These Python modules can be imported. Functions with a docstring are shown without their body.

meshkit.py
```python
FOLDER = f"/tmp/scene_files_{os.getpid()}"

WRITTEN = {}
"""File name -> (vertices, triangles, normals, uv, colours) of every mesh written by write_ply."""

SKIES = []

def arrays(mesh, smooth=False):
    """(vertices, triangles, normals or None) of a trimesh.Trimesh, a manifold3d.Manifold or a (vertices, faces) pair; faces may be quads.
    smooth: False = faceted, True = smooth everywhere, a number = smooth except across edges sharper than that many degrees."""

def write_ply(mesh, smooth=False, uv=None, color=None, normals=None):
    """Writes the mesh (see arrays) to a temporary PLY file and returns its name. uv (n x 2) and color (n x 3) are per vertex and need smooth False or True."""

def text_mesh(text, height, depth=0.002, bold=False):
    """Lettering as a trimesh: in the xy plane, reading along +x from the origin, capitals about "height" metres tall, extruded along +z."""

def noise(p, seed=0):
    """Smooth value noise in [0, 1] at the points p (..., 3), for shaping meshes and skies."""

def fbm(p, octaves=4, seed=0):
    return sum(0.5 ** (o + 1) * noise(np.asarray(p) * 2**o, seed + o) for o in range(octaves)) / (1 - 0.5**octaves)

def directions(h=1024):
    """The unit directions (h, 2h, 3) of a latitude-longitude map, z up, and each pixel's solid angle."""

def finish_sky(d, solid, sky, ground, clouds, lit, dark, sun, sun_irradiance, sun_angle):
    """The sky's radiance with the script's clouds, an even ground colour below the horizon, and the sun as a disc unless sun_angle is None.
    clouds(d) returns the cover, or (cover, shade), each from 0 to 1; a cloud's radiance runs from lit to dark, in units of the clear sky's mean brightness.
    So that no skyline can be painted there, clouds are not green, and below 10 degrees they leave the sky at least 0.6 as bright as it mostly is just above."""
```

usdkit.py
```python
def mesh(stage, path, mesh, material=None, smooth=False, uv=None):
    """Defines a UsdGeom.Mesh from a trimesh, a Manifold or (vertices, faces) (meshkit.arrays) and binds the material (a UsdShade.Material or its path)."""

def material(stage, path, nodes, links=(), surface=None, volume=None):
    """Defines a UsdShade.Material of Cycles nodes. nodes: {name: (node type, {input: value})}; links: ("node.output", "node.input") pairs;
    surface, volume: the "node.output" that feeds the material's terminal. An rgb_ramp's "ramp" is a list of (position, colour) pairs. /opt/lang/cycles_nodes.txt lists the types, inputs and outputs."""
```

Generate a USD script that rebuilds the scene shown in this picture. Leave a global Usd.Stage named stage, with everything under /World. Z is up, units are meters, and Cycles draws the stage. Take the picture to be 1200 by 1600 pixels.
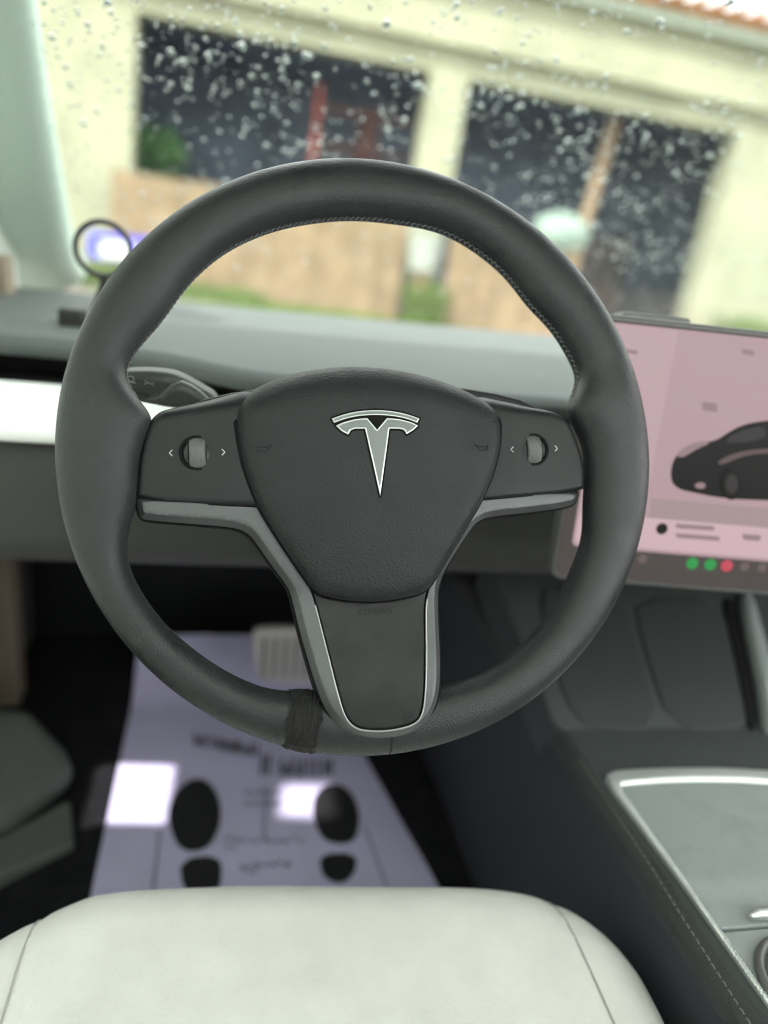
import math, random
import numpy as np, trimesh, shapely, shapely.geometry as sg, shapely.ops
from scipy.spatial import Delaunay
from scipy.interpolate import interp1d, PchipInterpolator
from pxr import Usd, UsdGeom, UsdLux, UsdShade, Gf, Sdf, Vt
import usdkit, meshkit

stage = Usd.Stage.CreateInMemory()
UsdGeom.SetStageUpAxis(stage, UsdGeom.Tokens.z)
UsdGeom.SetStageMetersPerUnit(stage, 1.0)
UsdGeom.Xform.Define(stage, '/World')
UsdGeom.Scope.Define(stage, '/World/Looks')
rng = np.random.default_rng(7)

# ------------------------------------------------------------------ camera, sky, sun, exposure
# car frame: x right, y forward, z up, origin at the centre of the steering wheel; metres
CAM = np.array([-0.08644, -0.46052, 0.12991]); YAW, PITCH, ROLL, FPX = 12.0, 20.0, 6.5, 1200.0
EXPOSURE = 1.95
SKY_STRENGTH = 0.10
SUN_DIR = np.array([-0.40, -0.48, 0.78]); SUN_DIR /= np.linalg.norm(SUN_DIR)
SUN_INTENSITY = 0.5

def cam_axes():
    a, p, r = map(math.radians, (YAW, PITCH, ROLL))
    f = np.array([math.sin(a)*math.cos(p), math.cos(a)*math.cos(p), -math.sin(p)])
    x = np.array([math.cos(a), -math.sin(a), 0]); u = np.cross(x, f)
    return x*math.cos(r)+u*math.sin(r), -x*math.sin(r)+u*math.cos(r), f
CX, CU, CF = cam_axes()
cam = UsdGeom.Camera.Define(stage, '/World/camera')
M4 = Gf.Matrix4d(*CX, 0, *CU, 0, *(-CF), 0, *CAM, 1)
cam.AddTransformOp().Set(M4)
cam.CreateHorizontalApertureAttr(36.0); cam.CreateVerticalApertureAttr(48.0)
cam.CreateFocalLengthAttr(36.0); cam.CreateFStopAttr(3.2); cam.CreateFocusDistanceAttr(0.468)
cam.CreateClippingRangeAttr(Gf.Vec2f(0.01, 500)); cam.CreateExposureAttr(EXPOSURE)

def ray(x, y): return CF + CX*(x-600)/FPX - CU*(y-800)/FPX
def atY(x, y, Y): d = ray(x, y); return CAM + (Y-CAM[1])/d[1]*d
def atZ(x, y, Z): d = ray(x, y); return CAM + (Z-CAM[2])/d[2]*d
def hit(x, y, P, n): d = ray(x, y); return CAM + ((P-CAM)@n)/(d@n)*d

sun = UsdLux.DistantLight.Define(stage, '/World/sun')
sun.CreateIntensityAttr(SUN_INTENSITY); sun.CreateAngleAttr(1.2); sun.CreateColorAttr(Gf.Vec3f(1, .97, .92))
sun.GetPrim().CreateAttribute('inputs:normalize', Sdf.ValueTypeNames.Bool).Set(True)
zx = np.cross([0, 0, 1], SUN_DIR); zx /= np.linalg.norm(zx); zy = np.cross(SUN_DIR, zx)
sun.AddTransformOp().Set(Gf.Matrix4d(*zx, 0, *zy, 0, *SUN_DIR, 0, 0, 0, 0, 1))

usdkit.material(stage, '/World/Looks/sky', {
    'tc': ('texture_coordinate', {}),
    'sky': ('sky_texture', {'sky_type': 'single_scattering', 'sun_disc': False, 'sun_elevation': float(math.asin(SUN_DIR[2])), 'sun_rotation': float(math.atan2(SUN_DIR[0], SUN_DIR[1])), 'aerosol_density': 2.0}),
    'map': ('mapping', {'scale': (1.0, 1.0, 2.5)}),
    'n': ('noise_texture', {'scale': 2.2, 'detail': 6.0, 'roughness': 0.55}),
    'r': ('rgb_ramp', {'ramp': [(0.30, (.62, .62, .62)), (0.58, (1, 1, 1))]}),
    'mix': ('mix_color', {'b': (11.0, 11.1, 10.9), 'use_clamp': False}),
    'bg': ('background_shader', {'strength': SKY_STRENGTH})},
    [('tc.generated', 'map.vector'), ('map.vector', 'n.vector'), ('n.fac', 'r.fac'), ('r.color', 'mix.fac'), ('sky.color', 'mix.a'), ('mix.result', 'bg.color')],
    surface='bg.background')
dome = UsdLux.DomeLight.Define(stage, '/World/sky')
UsdShade.MaterialBindingAPI.Apply(dome.GetPrim()).Bind(UsdShade.Material.Get(stage, '/World/Looks/sky'))

# ------------------------------------------------------------------ helpers
used = {}
def numbered(parent, name):
    k = (parent, name); n = used.get(k, 0); used[k] = n+1
    return f'{parent}/{name}' if n == 0 else f'{parent}/{name}_{n:03d}'
def tag(p, label=None, cat=None, group=None, kind=None):
    for k, v in (('label', label), ('category', cat), ('group', group), ('kind', kind)):
        if v: p.SetCustomDataByKey(k, v)
    return p
def thing(name, label, cat, loc=(0, 0, 0), group=None, matrix=None, kind=None):
    x = UsdGeom.Xform.Define(stage, numbered('/World', name))
    if matrix is not None: x.AddTransformOp().Set(matrix)
    else: x.AddTranslateOp().Set(Gf.Vec3d(*map(float, loc)))
    x.GetPrim().SetCustomDataByKey('at', Gf.Vec3d(*map(float, loc)))
    return tag(x.GetPrim(), label, cat, group, kind)
def obj(name, mesh, mat, parent=None, smooth=30, label=None, **kw):
    """One Mesh prim. mesh vertices are in car coordinates; under a translated thing the translation is taken out."""
    root = str(parent.GetPath()) if parent is not None else '/World'
    if isinstance(mesh, (list,)): mesh = trimesh.util.concatenate(mesh)
    if parent is not None:
        top = stage.GetPrimAtPath('/World/' + root.split('/')[2]); off = top.GetCustomDataByKey('at')
        if off is not None and any(off):
            mesh = mesh.copy(); mesh.apply_translation(-np.array(off))
    p = usdkit.mesh(stage, numbered(root, name), mesh, LOOK[mat], smooth=smooth).GetPrim()
    return tag(p, label, **kw)

LOOK = {}
def mat(name, color, rough=.5, spec=.5, metal=0., bump=None, vary=None, coat=0., emis=None, sheen=0., rvary=None, extra=None):
    """bump=(scale, distance, kind); vary=(scale, amount) mottles the colour; rvary=(scale, amount) mottles the gloss"""
    p = {'base_color': color, 'roughness': rough, 'specular_ior_level': spec, 'metallic': metal, 'coat_weight': coat, 'sheen_weight': sheen}
    if emis: p['emission_color'] = emis[0]; p['emission_strength'] = emis[1]
    nodes = {'g': ('geometry', {}), 'tc': ('texture_coordinate', {}), 'p': ('principled_bsdf', p)}; links = []
    if bump:
        s, d, kind = bump
        if kind == 'leather':
            nodes['b1'] = ('voronoi_texture', {'scale': s, 'feature': 'smooth_f1', 'smoothness': .6})
            nodes['b2'] = ('noise_texture', {'scale': s*.6, 'detail': 3.0})
            nodes['ba'] = ('math', {'math_type': 'add'})
            links += [('tc.object', 'b1.vector'), ('tc.object', 'b2.vector'), ('b1.distance', 'ba.value1'), ('b2.fac', 'ba.value2')]
            h = 'ba.value'
        else:
            nodes['b1'] = ('noise_texture', {'scale': s, 'detail': 4.0}); links += [('tc.object', 'b1.vector')]; h = 'b1.fac'
        nodes['bm'] = ('bump', {'strength': 1.0, 'distance': d}); links += [(h, 'bm.height'), ('bm.normal', 'p.normal')]
    if vary:
        s, a = vary
        nodes['v'] = ('noise_texture', {'scale': s, 'detail': 4.0})
        lo = tuple(c*(1-a) for c in color); hi = tuple(min(c*(1+a), 1) for c in color)
        nodes['vr'] = ('rgb_ramp', {'ramp': [(.3, lo), (.7, hi)]})
        links += [('tc.object', 'v.vector'), ('v.fac', 'vr.fac'), ('vr.color', 'p.base_color')]
    if rvary:
        s, a = rvary
        nodes['w'] = ('noise_texture', {'scale': s, 'detail': 5.0, 'roughness': .65})
        nodes['wr'] = ('map_range', {'from_min': .35, 'from_max': .65, 'to_min': max(rough-a, .02), 'to_max': min(rough+a, 1), 'clamp': True})
        links += [('tc.object', 'w.vector'), ('w.fac', 'wr.value'), ('wr.result', 'p.roughness')]
    LOOK[name] = usdkit.material(stage, '/World/Looks/'+name, nodes, links, surface='p.BSDF')
    return name

def box(x0, x1, y0, y1, z0, z1, ch=0.):
    m = trimesh.creation.box((x1-x0, y1-y0, z1-z0)); m.apply_translation(((x0+x1)/2, (y0+y1)/2, (z0+z1)/2))
    if ch: m = rounded(m.vertices, ch)
    return m
def rounded(pts, r):
    """hull of the points, shrunk towards their centre by r and rounded with radius r"""
    c = pts.mean(0); ico = trimesh.creation.icosphere(subdivisions=2, radius=r).vertices
    q = pts - np.sign(pts-c)*np.minimum(r, np.abs(pts-c))
    return trimesh.convex.convex_hull((q[:, None]+ico[None]).reshape(-1, 3))
def tube(path, r, n=10, closed=False, caps=True):
    P = np.asarray(path, float); k = len(P); r = np.broadcast_to(r, k)
    T = np.roll(P, -1, 0)-np.roll(P, 1, 0) if closed else np.gradient(P, axis=0)
    T /= np.linalg.norm(T, axis=1)[:, None]
    a = np.array([0, 0, 1.]) if abs(T[0][2]) < .9 else np.array([1., 0, 0])
    X = np.cross(a, T[0]); X /= np.linalg.norm(X); rings = []
    for i in range(k):
        X = X - (X@T[i])*T[i]; X /= np.linalg.norm(X); Y = np.cross(T[i], X)
        t = np.arange(n)/n*2*np.pi
        rings.append(P[i]+r[i]*(np.cos(t)[:, None]*X+np.sin(t)[:, None]*Y))
    return grid_mesh(np.array(rings), wrap_i=closed, wrap_j=True, caps=caps and not closed)
def grid_mesh(G, wrap_i=False, wrap_j=False, caps=False):
    a, b = G.shape[:2]; V = G.reshape(-1, 3); I = np.arange(a if wrap_i else a-1); J = np.arange(b if wrap_j else b-1)
    i, j = np.meshgrid(I, J, indexing='ij'); i2, j2 = (i+1) % a, (j+1) % b
    A, B, C, D = i*b+j, i2*b+j, i2*b+j2, i*b+j2
    F = np.concatenate([np.stack([A, B, C], -1).reshape(-1, 3), np.stack([A, C, D], -1).reshape(-1, 3)])
    if caps:
        V = np.vstack([V, G[0].mean(0), G[-1].mean(0)]); n = a*b; jj = np.arange(b)
        F = np.vstack([F, np.stack([np.full(b, n), jj, (jj+1) % b], -1), np.stack([np.full(b, n+1), (a-1)*b+(jj+1) % b, (a-1)*b+jj], -1)])
    m = trimesh.Trimesh(V, F, process=False)
    return m
def chaikin(P, n=2, closed=True):
    P = np.asarray(P, float)
    for _ in range(n):
        Q = np.roll(P, -1, 0) if closed else P[1:]
        A = P if closed else P[:-1]
        R = np.stack([.75*A+.25*Q, .25*A+.75*Q], 1).reshape(-1, P.shape[1])
        P = R if closed else np.vstack([P[:1], R, P[-1:]])
    return P
def ring_pts(line, s):
    n = max(int(line.length/s), 8)
    return np.array([line.interpolate(k/n, normalized=True).coords[0] for k in range(n)])
def loops(poly):
    return [l for g in getattr(poly, 'geoms', [poly]) for l in (g.exterior, *g.interiors)]
def pillow(poly, top, rf, dep, back, g=.002, s=.0012, rmax=None, prof='round', outer_only=False, rs=None):
    """solid over a flat outline: top(u,v) height, edges rolled off over width rf(u,v) by dep(u,v), down to height back"""
    B = [ring_pts(l, s) for l in loops(poly)]
    pts = [np.vstack(B)]; rmax = rmax or .004
    for t in (.03, .1, .22, .4, .62, .85, 1.0):
        q = poly.buffer(-rmax*t)
        if not q.is_empty: pts += [ring_pts(l, (rs or max(s, min(g, rmax*t*1.2)))) for l in loops(q) if l.length > 3*s]
    x0, y0, x1, y1 = poly.bounds
    q = poly.buffer(-rmax-g*.6)
    if not q.is_empty:
        X, Y = np.meshgrid(np.arange(x0, x1, g), np.arange(y0, y1, g*.87)); X = X+(np.arange(X.shape[0]) % 2)[:, None]*g/2
        X, Y = X.ravel(), Y.ravel(); k = shapely.contains_xy(q, X, Y); pts.append(np.stack([X[k], Y[k]], 1))
    P = np.vstack(pts); nb = sum(map(len, B))
    T = Delaunay(P).simplices
    c = P[T].mean(1); T = T[shapely.contains_xy(poly, c[:, 0], c[:, 1])]
    d = shapely.distance(shapely.union_all([shapely.LineString(l) for l in ([g_.exterior for g_ in getattr(poly, 'geoms', [poly])] if outer_only else loops(poly))]), shapely.points(P))
    if not outer_only: d[:nb] = 0
    r = np.broadcast_to(rf(P[:, 0], P[:, 1]) if callable(rf) else rf, len(P)); D = np.broadcast_to(dep(P[:, 0], P[:, 1]) if callable(dep) else dep, len(P))
    t = np.clip(1-d/r, 0, 1)
    drop = D*(1-np.sqrt(np.maximum(1-t*t, 0))) if prof == 'round' else D*t
    z = top(P[:, 0], P[:, 1])-drop if callable(top) else top-drop
    a = P[T]; cr = (a[:, 1, 0]-a[:, 0, 0])*(a[:, 2, 1]-a[:, 0, 1])-(a[:, 1, 1]-a[:, 0, 1])*(a[:, 2, 0]-a[:, 0, 0])
    T[cr < 0] = T[cr < 0][:, ::-1]; T = T[np.abs(cr) > 1e-14]
    n = len(P)
    bk = back(P[:, 0], P[:, 1]) if callable(back) else np.full(n, back)
    V = np.vstack([np.column_stack([P, z]), np.column_stack([P, bk])])
    F = [T, T[:, ::-1]+n]; o = 0
    for b, l in zip(B, loops(poly)):
        m = len(b); i = o+np.arange(m); j = o+(np.arange(m)+1) % m; o += m
        if not l.is_ccw: i, j = j, i
        F += [np.stack([i, i+n, j+n], -1), np.stack([i, j+n, j], -1)]
    return trimesh.Trimesh(V, np.vstack(F), process=False)
def sweep_x(prof, x0, x1, yoff=None, n=60):
    """closed (y,z) profile swept along x; yoff(x) shifts near points (those with weight) forward"""
    xs = np.linspace(x0, x1, n); P = np.asarray(prof, float)
    G = np.array([np.column_stack([np.full(len(P), x), P[:, 0]+(yoff(x)*P[:, 2] if yoff is not None else 0), P[:, 1]]) for x in xs])
    return grid_mesh(G, wrap_j=True, caps=True)
def fillet_profile(P, r, n=4):
    """rounds the corners of a closed 2-D (or 3-column) outline"""
    P = np.asarray(P, float); out = []; k = len(P)
    for i in range(k):
        a, b, c = P[i-1], P[i], P[(i+1) % k]
        la, lc = np.linalg.norm((a-b)[:2]), np.linalg.norm((c-b)[:2]); rr = min(r, la*.45, lc*.45)
        p, q = b+(a-b)*rr/la, b+(c-b)*rr/lc
        for t in np.linspace(0, 1, n): out.append((1-t)**2*p+2*t*(1-t)*b+t*t*q)
    return np.array(out)
sstep = lambda a, b, x: (lambda t: t*t*(3-2*t))(np.clip((np.asarray(x, float)-a)/(b-a), 0, 1))

# ------------------------------------------------------------------ materials
mat('rim_leather', (.019, .021, .0215), .40, .52, bump=(1150, .00024, 'leather'), vary=(14, .12), rvary=(28, .09))
mat('cover_vinyl', (.019, .0215, .022), .50, .34, bump=(760, .00025, 'leather'), rvary=(30, .07))
mat('switch_plastic', (.016, .018, .018), .42, .36, rvary=(40, .05), bump=(3000, .00003, 'noise'))
mat('hub_plastic', (.018, .019, .018), .42, .36, rvary=(45, .16), bump=(2500, .00004, 'noise'))
mat('satin_silver', (.125, .13, .132), .45, .5, metal=.65, bump=(4000, .00002, 'noise'))
mat('lip_highlight', (.42, .43, .42), .35, .5, metal=.8)
mat('bright_metal', (.58, .59, .58), .25, .5, metal=1.)
mat('logo_grey', (.20, .215, .21), .42, .5, metal=.5)
mat('gap_black', (.004, .004, .004), .7, .2)
mat('knurl', (.16, .165, .16), .38, .5, metal=.3)
mat('cap_plastic', (.03, .032, .032), .35, .5)
mat('stalk_symbol', (.22, .23, .22), .6)
mat('symbol_white', (.62, .63, .62), .6)
mat('emboss', (.008, .009, .009), .6, .3)
mat('thread', (.15, .155, .15), .75, .2)
mat('tape', (.012, .012, .012), .7, .35, bump=(330, .0016, 'noise'))
mat('dash_fabric', (.088, .101, .098), .65, .5, bump=(1500, .0002, 'noise'), vary=(9, .08))
mat('dash_white', (.86, .87, .85), .45, .5)
mat('dash_lower', (.062, .063, .058), .6, .4, bump=(900, .0002, 'leather'))
mat('black_plastic', (.010, .011, .012), .5, .4)
mat('stalk_plastic', (.055, .060, .058), .40, .5)
mat('carpet', (.020, .020, .023), .95, .1, bump=(700, .002, 'noise'), vary=(30, .3))
mat('mat_paper', (.70, .65, .93), .55, .4, bump=(18, .004, 'noise'), vary=(5, .05))
mat('mat_print', (.024, .024, .026), .6, .3)
mat('mat_letter', (.10, .095, .13), .6, .3)
mat('mat_faint', (.22, .205, .31), .6, .3)
mat('white_vinyl', (.69, .685, .64), .5, .4, bump=(500, .0002, 'leather'), vary=(30, .05))
mat('seat_seam', (.40, .41, .37), .8)
mat('console_dark', (.046, .052, .052), .52, .45, bump=(1200, .0001, 'noise'))
mat('console_side', (.046, .047, .057), .7, .3, bump=(900, .0003, 'noise'))
mat('console_leather', (.045, .047, .046), .55, .4, bump=(800, .0003, 'leather'))
mat('console_lid', (.27, .30, .29), .38, .5, coat=.2, rvary=(18, .14))
mat('console_chrome', (.78, .82, .79), .38, .5, metal=.85)
mat('rubber_pad', (.036, .041, .041), .6, .35)
mat('pedal_metal', (.56, .54, .49), .45, .5, metal=.35)
mat('pillar_cloth', (.44, .53, .46), .9, .2, bump=(700, .0005, 'noise'))
mat('beige_trim', (.22, .18, .13), .7, .3)
mat('footrest_plastic', (.13, .145, .125), .5, .4)
mat('ring_black', (.012, .012, .012), .4, .5)
mat('screen_frame', (.14, .14, .135), .4, .5, metal=.4)
def emit(name, c, s): return mat(name, (.008, .008, .008), .3, .12, emis=(c, s))
SCR = .20
emit('screen_pink', (.60, .42, .45), SCR); emit('screen_left', (.66, .47, .50), SCR); emit('screen_card', (.80, .57, .615), SCR)  # pink cast of reflection and polarisation is put into the emission colours
emit('screen_dock', (.10, .085, .078), SCR); emit('screen_car', (.012, .011, .012), SCR); emit('screen_car_light', (.17, .12, .12), SCR)
emit('screen_window', (.05, .045, .05), SCR); emit('screen_tyre', (.004, .004, .004), SCR); emit('screen_rim', (.05, .045, .045), SCR); emit('screen_grey', (.40, .28, .30), SCR); emit('screen_green', (.04, .42, .10), SCR); emit('screen_red', (.75, .10, .15), SCR)
emit('screen_dim', (.20, .15, .14), SCR); emit('screen_floor', (.50, .37, .38), SCR)
mat('house_paint', (.31, .31, .215), .85, .2, vary=(1.6, .16), bump=(30, .01, 'noise'))
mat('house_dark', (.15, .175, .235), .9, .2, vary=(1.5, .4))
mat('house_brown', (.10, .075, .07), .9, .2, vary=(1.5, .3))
mat('gutter_grey', (.26, .29, .23), .7, .3)
mat('fascia_wood', (.33, .17, .08), .8, .2, vary=(4, .3))
mat('roof_tile', (.36, .17, .09), .8, .2, vary=(6, .3))
for i, c in enumerate([(.235, .17, .10), (.265, .19, .115), (.215, .155, .095), (.25, .18, .11)]): mat(f'plank_{i}', c, .85, .2, vary=(5, .2))
mat('plank_rail', (.36, .24, .12), .85, .2)
mat('faded_red', (.085, .035, .032), .7, .2, vary=(3, .3))
mat('red_paint', (.24, .05, .035), .6, .3, vary=(3, .3))
mat('tan_post', (.33, .235, .15), .85, .2, vary=(3, .2))
mat('leaf', (.04, .095, .028), .6, .3, vary=(5, .4))
mat('grass', (.10, .17, .03), .7, .3, vary=(4, .3))
mat('paving', (.16, .15, .13), .9, .2, vary=(2, .2))
mat('sign_blue', (.03, .035, .55), .5)
mat('container_pale', (.34, .36, .32), .6)
mat('sign_white', (.75, .76, .72), .5)
mat('tarp', (.24, .31, .26), .6, .3, vary=(4, .15))
LOOK['diffuser_cloth'] = usdkit.material(stage, '/World/Looks/diffuser_cloth', {'d': ('diffuse_bsdf', {'color': (.72, .76, .72)}), 't': ('translucent_bsdf', {'color': (.76, .80, .76)}), 'm': ('mix_closure', {'fac': .6})}, [('d.BSDF', 'm.closure1'), ('t.BSDF', 'm.closure2')], surface='m.closure')
mat('roof_lining', (.10, .105, .10), .95, .1)
LOOK['glass'] = usdkit.material(stage, '/World/Looks/glass', {
    'lw': ('layer_weight', {'blend': .5}), 'pw': ('math', {'math_type': 'power', 'value2': 5.0}), 'f': ('math', {'math_type': 'multiply_add', 'value2': .5, 'value3': .02}), 't': ('transparent_bsdf', {'color': (.93, .96, .94)}), 'g': ('glossy_bsdf', {'roughness': .0, 'color': (1, 1, 1)}), 'm': ('mix_closure', {})},
    [('lw.facing', 'pw.value1'), ('pw.value', 'f.value1'), ('f.value', 'm.fac'), ('t.BSDF', 'm.closure1'), ('g.BSDF', 'm.closure2')], surface='m.closure')
LOOK['water'] = usdkit.material(stage, '/World/Looks/water', {'g': ('glass_bsdf', {'IOR': 1.33, 'roughness': 0.0, 'color': (1, 1, 1)})}, surface='g.BSDF')

# ------------------------------------------------------------------ steering wheel (wheel frame: u right, v up the wheel, w towards the driver)
E_, A_ = math.radians(25.32), math.radians(4.0)
N = np.array([0, -math.cos(E_), math.sin(E_)]); V0 = np.array([0, math.sin(E_), math.cos(E_)]); U0 = np.array([1., 0, 0])
U = U0*math.cos(A_)+V0*math.sin(A_); Vv = -U0*math.sin(A_)+V0*math.cos(A_)
def wp(x, y, w=0.):
    P = hit(x, y, N*w, N); return P@U, P@Vv
def wps(px, w=0.): return np.array([wp(x, y, w) for x, y in px])
wheel = thing('steering_wheel', 'black leather three-spoke car steering wheel with silver trim and T emblem', 'steering wheel', matrix=Gf.Matrix4d(*U, 0, *Vv, 0, *N, 0, 0, 0, 0, 1))

# rim: one leather ring whose inner edge flares into the spokes
inner_px = [(255,500),(290,450),(350,395),(425,360),(500,345),(600,345),(700,365),(750,395),(800,440),(825,475),(868,520),(890,557),(904,585),(906,600),(897,617),(880,632),
            (913,700),(915,765),(912,800),(914,815),(914,830),(909,850),(897,882),(872,937),(825,1000),(775,1040),(690,1072),
            (492,1080),(425,1078),(375,1060),(310,1020),(250,965),(215,915),(200,880),(199,840),(205,810),(216,785),(219,720),(247,637),(213,625),(200,613),(193,600),(194,580),(213,547)]
q = wps(inner_px); th = np.unwrap(np.mod(np.arctan2(q[:, 1], q[:, 0]), 2*np.pi)); rr = np.hypot(q[:, 0], q[:, 1])
th = np.mod(np.arctan2(q[:, 1], q[:, 0]), 2*np.pi); o = np.argsort(th); th, rr = th[o], rr[o]
th = np.concatenate([th[-6:]-2*np.pi, th, th[:6]+2*np.pi]); rr = np.concatenate([rr[-6:], rr, rr[:6]])
keep = np.concatenate([[True], np.diff(th) > 1e-3]); th, rr = th[keep], rr[keep]
tt = np.linspace(0, 2*np.pi, 1440, endpoint=False)
rin = PchipInterpolator(th, rr)(tt)
bt = np.abs((tt-1.5*np.pi+np.pi) % (2*np.pi)-np.pi); rin = rin*1.0
ker = np.hanning(61); ker /= ker.sum(); rin = np.convolve(np.concatenate([rin[-30:], rin, rin[:30]]), ker, 'valid')
R_OUT = .1882
def rin_f(t): return np.interp(np.mod(t, 2*np.pi), np.append(tt, 2*np.pi), np.append(rin, rin[0]))
def rim_p(t, phi, grow=0.):
    t = np.asarray(t, float); phi = np.asarray(phi, float)
    ri = rin_f(t); a = (R_OUT-ri)/2+grow; rc = (R_OUT+ri)/2; T = .0166+.25*(a-.0195)+grow
    c, s = np.cos(phi), np.sin(phi); e = .92
    r = rc+a*np.sign(c)*np.abs(c)**e; w = T*np.sign(s)*np.abs(s)**e
    return np.stack([r*np.cos(t), r*np.sin(t), w], -1)
PH = np.linspace(0, 2*np.pi, 56, endpoint=False)
G = rim_p(tt[::2, None]+0*PH, PH[None, :]+0*tt[::2, None])
obj('rim', grid_mesh(G, True, True), 'rim_leather', wheel, smooth=True)
st = []
for k, t in enumerate(np.arange(math.radians(14), math.radians(166), .0245)):
    for f0, f1, dt in ((-.22, .10, .019), (.14, -.02, .013)):
        a, b = rim_p(t, np.pi-f0, .0001), rim_p(t+dt, np.pi-f1, .0001); m_ = (a+b)/2; m_ += (rim_p(t+dt/2, np.pi-(f0+f1)/2, .0004)-rim_p(t+dt/2, np.pi-(f0+f1)/2))
        st.append(tube([a, m_, b], [.00035, .00055, .00035], 6))
obj('stitching', st, 'thread', wheel, smooth=True, kind='stuff')
sp = [rim_p(np.full(40, t), np.linspace(-.3, np.pi*.97, 40), .00015) for t in (0,)]
t0 = math.atan2(*wp(605, 1168)[::-1])
P0 = [rim_p(np.full(60, t0+dt), np.linspace(-.9, 1.45, 60), g_) for dt, g_ in ((-.0042, -.0006), (-.0020, .0003), (0, -.0003), (.0020, .0003), (.0042, -.0006))]
obj('rim_seam', grid_mesh(np.array(P0)), 'gap_black', wheel, smooth=True)
# worn tape wound round the rim
ti0, ti1 = (math.atan2(*wp(*p)[::-1]) for p in ((448, 1088), (505, 1082)))
to0, to1 = (math.atan2(*wp(*p)[::-1]) for p in ((432, 1190), (486, 1188)))
ph = np.linspace(-.75*np.pi, 1.1*np.pi, 120); ss = np.linspace(0, 1, 40)
mixp = (np.cos(ph)+1)/2
Gp = []
for s_ in ss:
    ta = ti0+(to0-ti0)*mixp; tb = ti1+(to1-ti1)*mixp
    edge = (abs(s_-.5)*2)**4
    jag = (meshkit.noise(np.column_stack([ph*5, np.full(120, 3.*round(s_)), np.zeros(120)]), 3)-.5)*.016*edge
    t_ = ta+(tb-ta)*s_+jag
    h = .0012*(1-edge*.75)+.0016*(meshkit.fbm(np.column_stack([ph*2.2, np.full(120, s_*26), np.zeros(120)]), 3, 5)-.45)
    Gp.append(np.array([rim_p(t_[i], ph[i], max(h[i], -.0002)) for i in range(120)]))
obj('worn_tape', grid_mesh(np.array(Gp)), 'tape', wheel, smooth=True, label='ragged strip of black worn tape wound round the lower rim')

# airbag cover
ab_px = [(364,633),(365,654),(375,717),(386,750),(402,792),(444,858),(486,919),(498,931),(540,940),(594,942),(651,932),(673,920),(694,883),(727,829),(757,779),(777,729),(785,687),(785,646),(773,629),(748,612),(707,592),(652,576),(590,567),(527,566),(465,574),(423,587),(388,605)]
ab = sg.Polygon(chaikin(wps(ab_px, .012), 2))
def ab_top(u, v): return .0245-1.1*np.asarray(u)**2-.55*(np.asarray(v)+.005)**2
ab_rf = lambda u, v: .0085+.020*sstep(.005, .045, v); ab_dep = lambda u, v: .011+.012*sstep(.01, .05, v)
cover = obj('airbag_cover', pillow(ab, ab_top, ab_rf, ab_dep, -.006, g=.0025, rmax=.028), 'cover_vinyl', wheel, smooth=40)
obj('cover_gap', pillow(ab.buffer(.0007), lambda u, v: .0116-.022*sstep(.012, .05, v), .002, .002, -.008, g=.006), 'gap_black', wheel, smooth=40)
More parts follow.
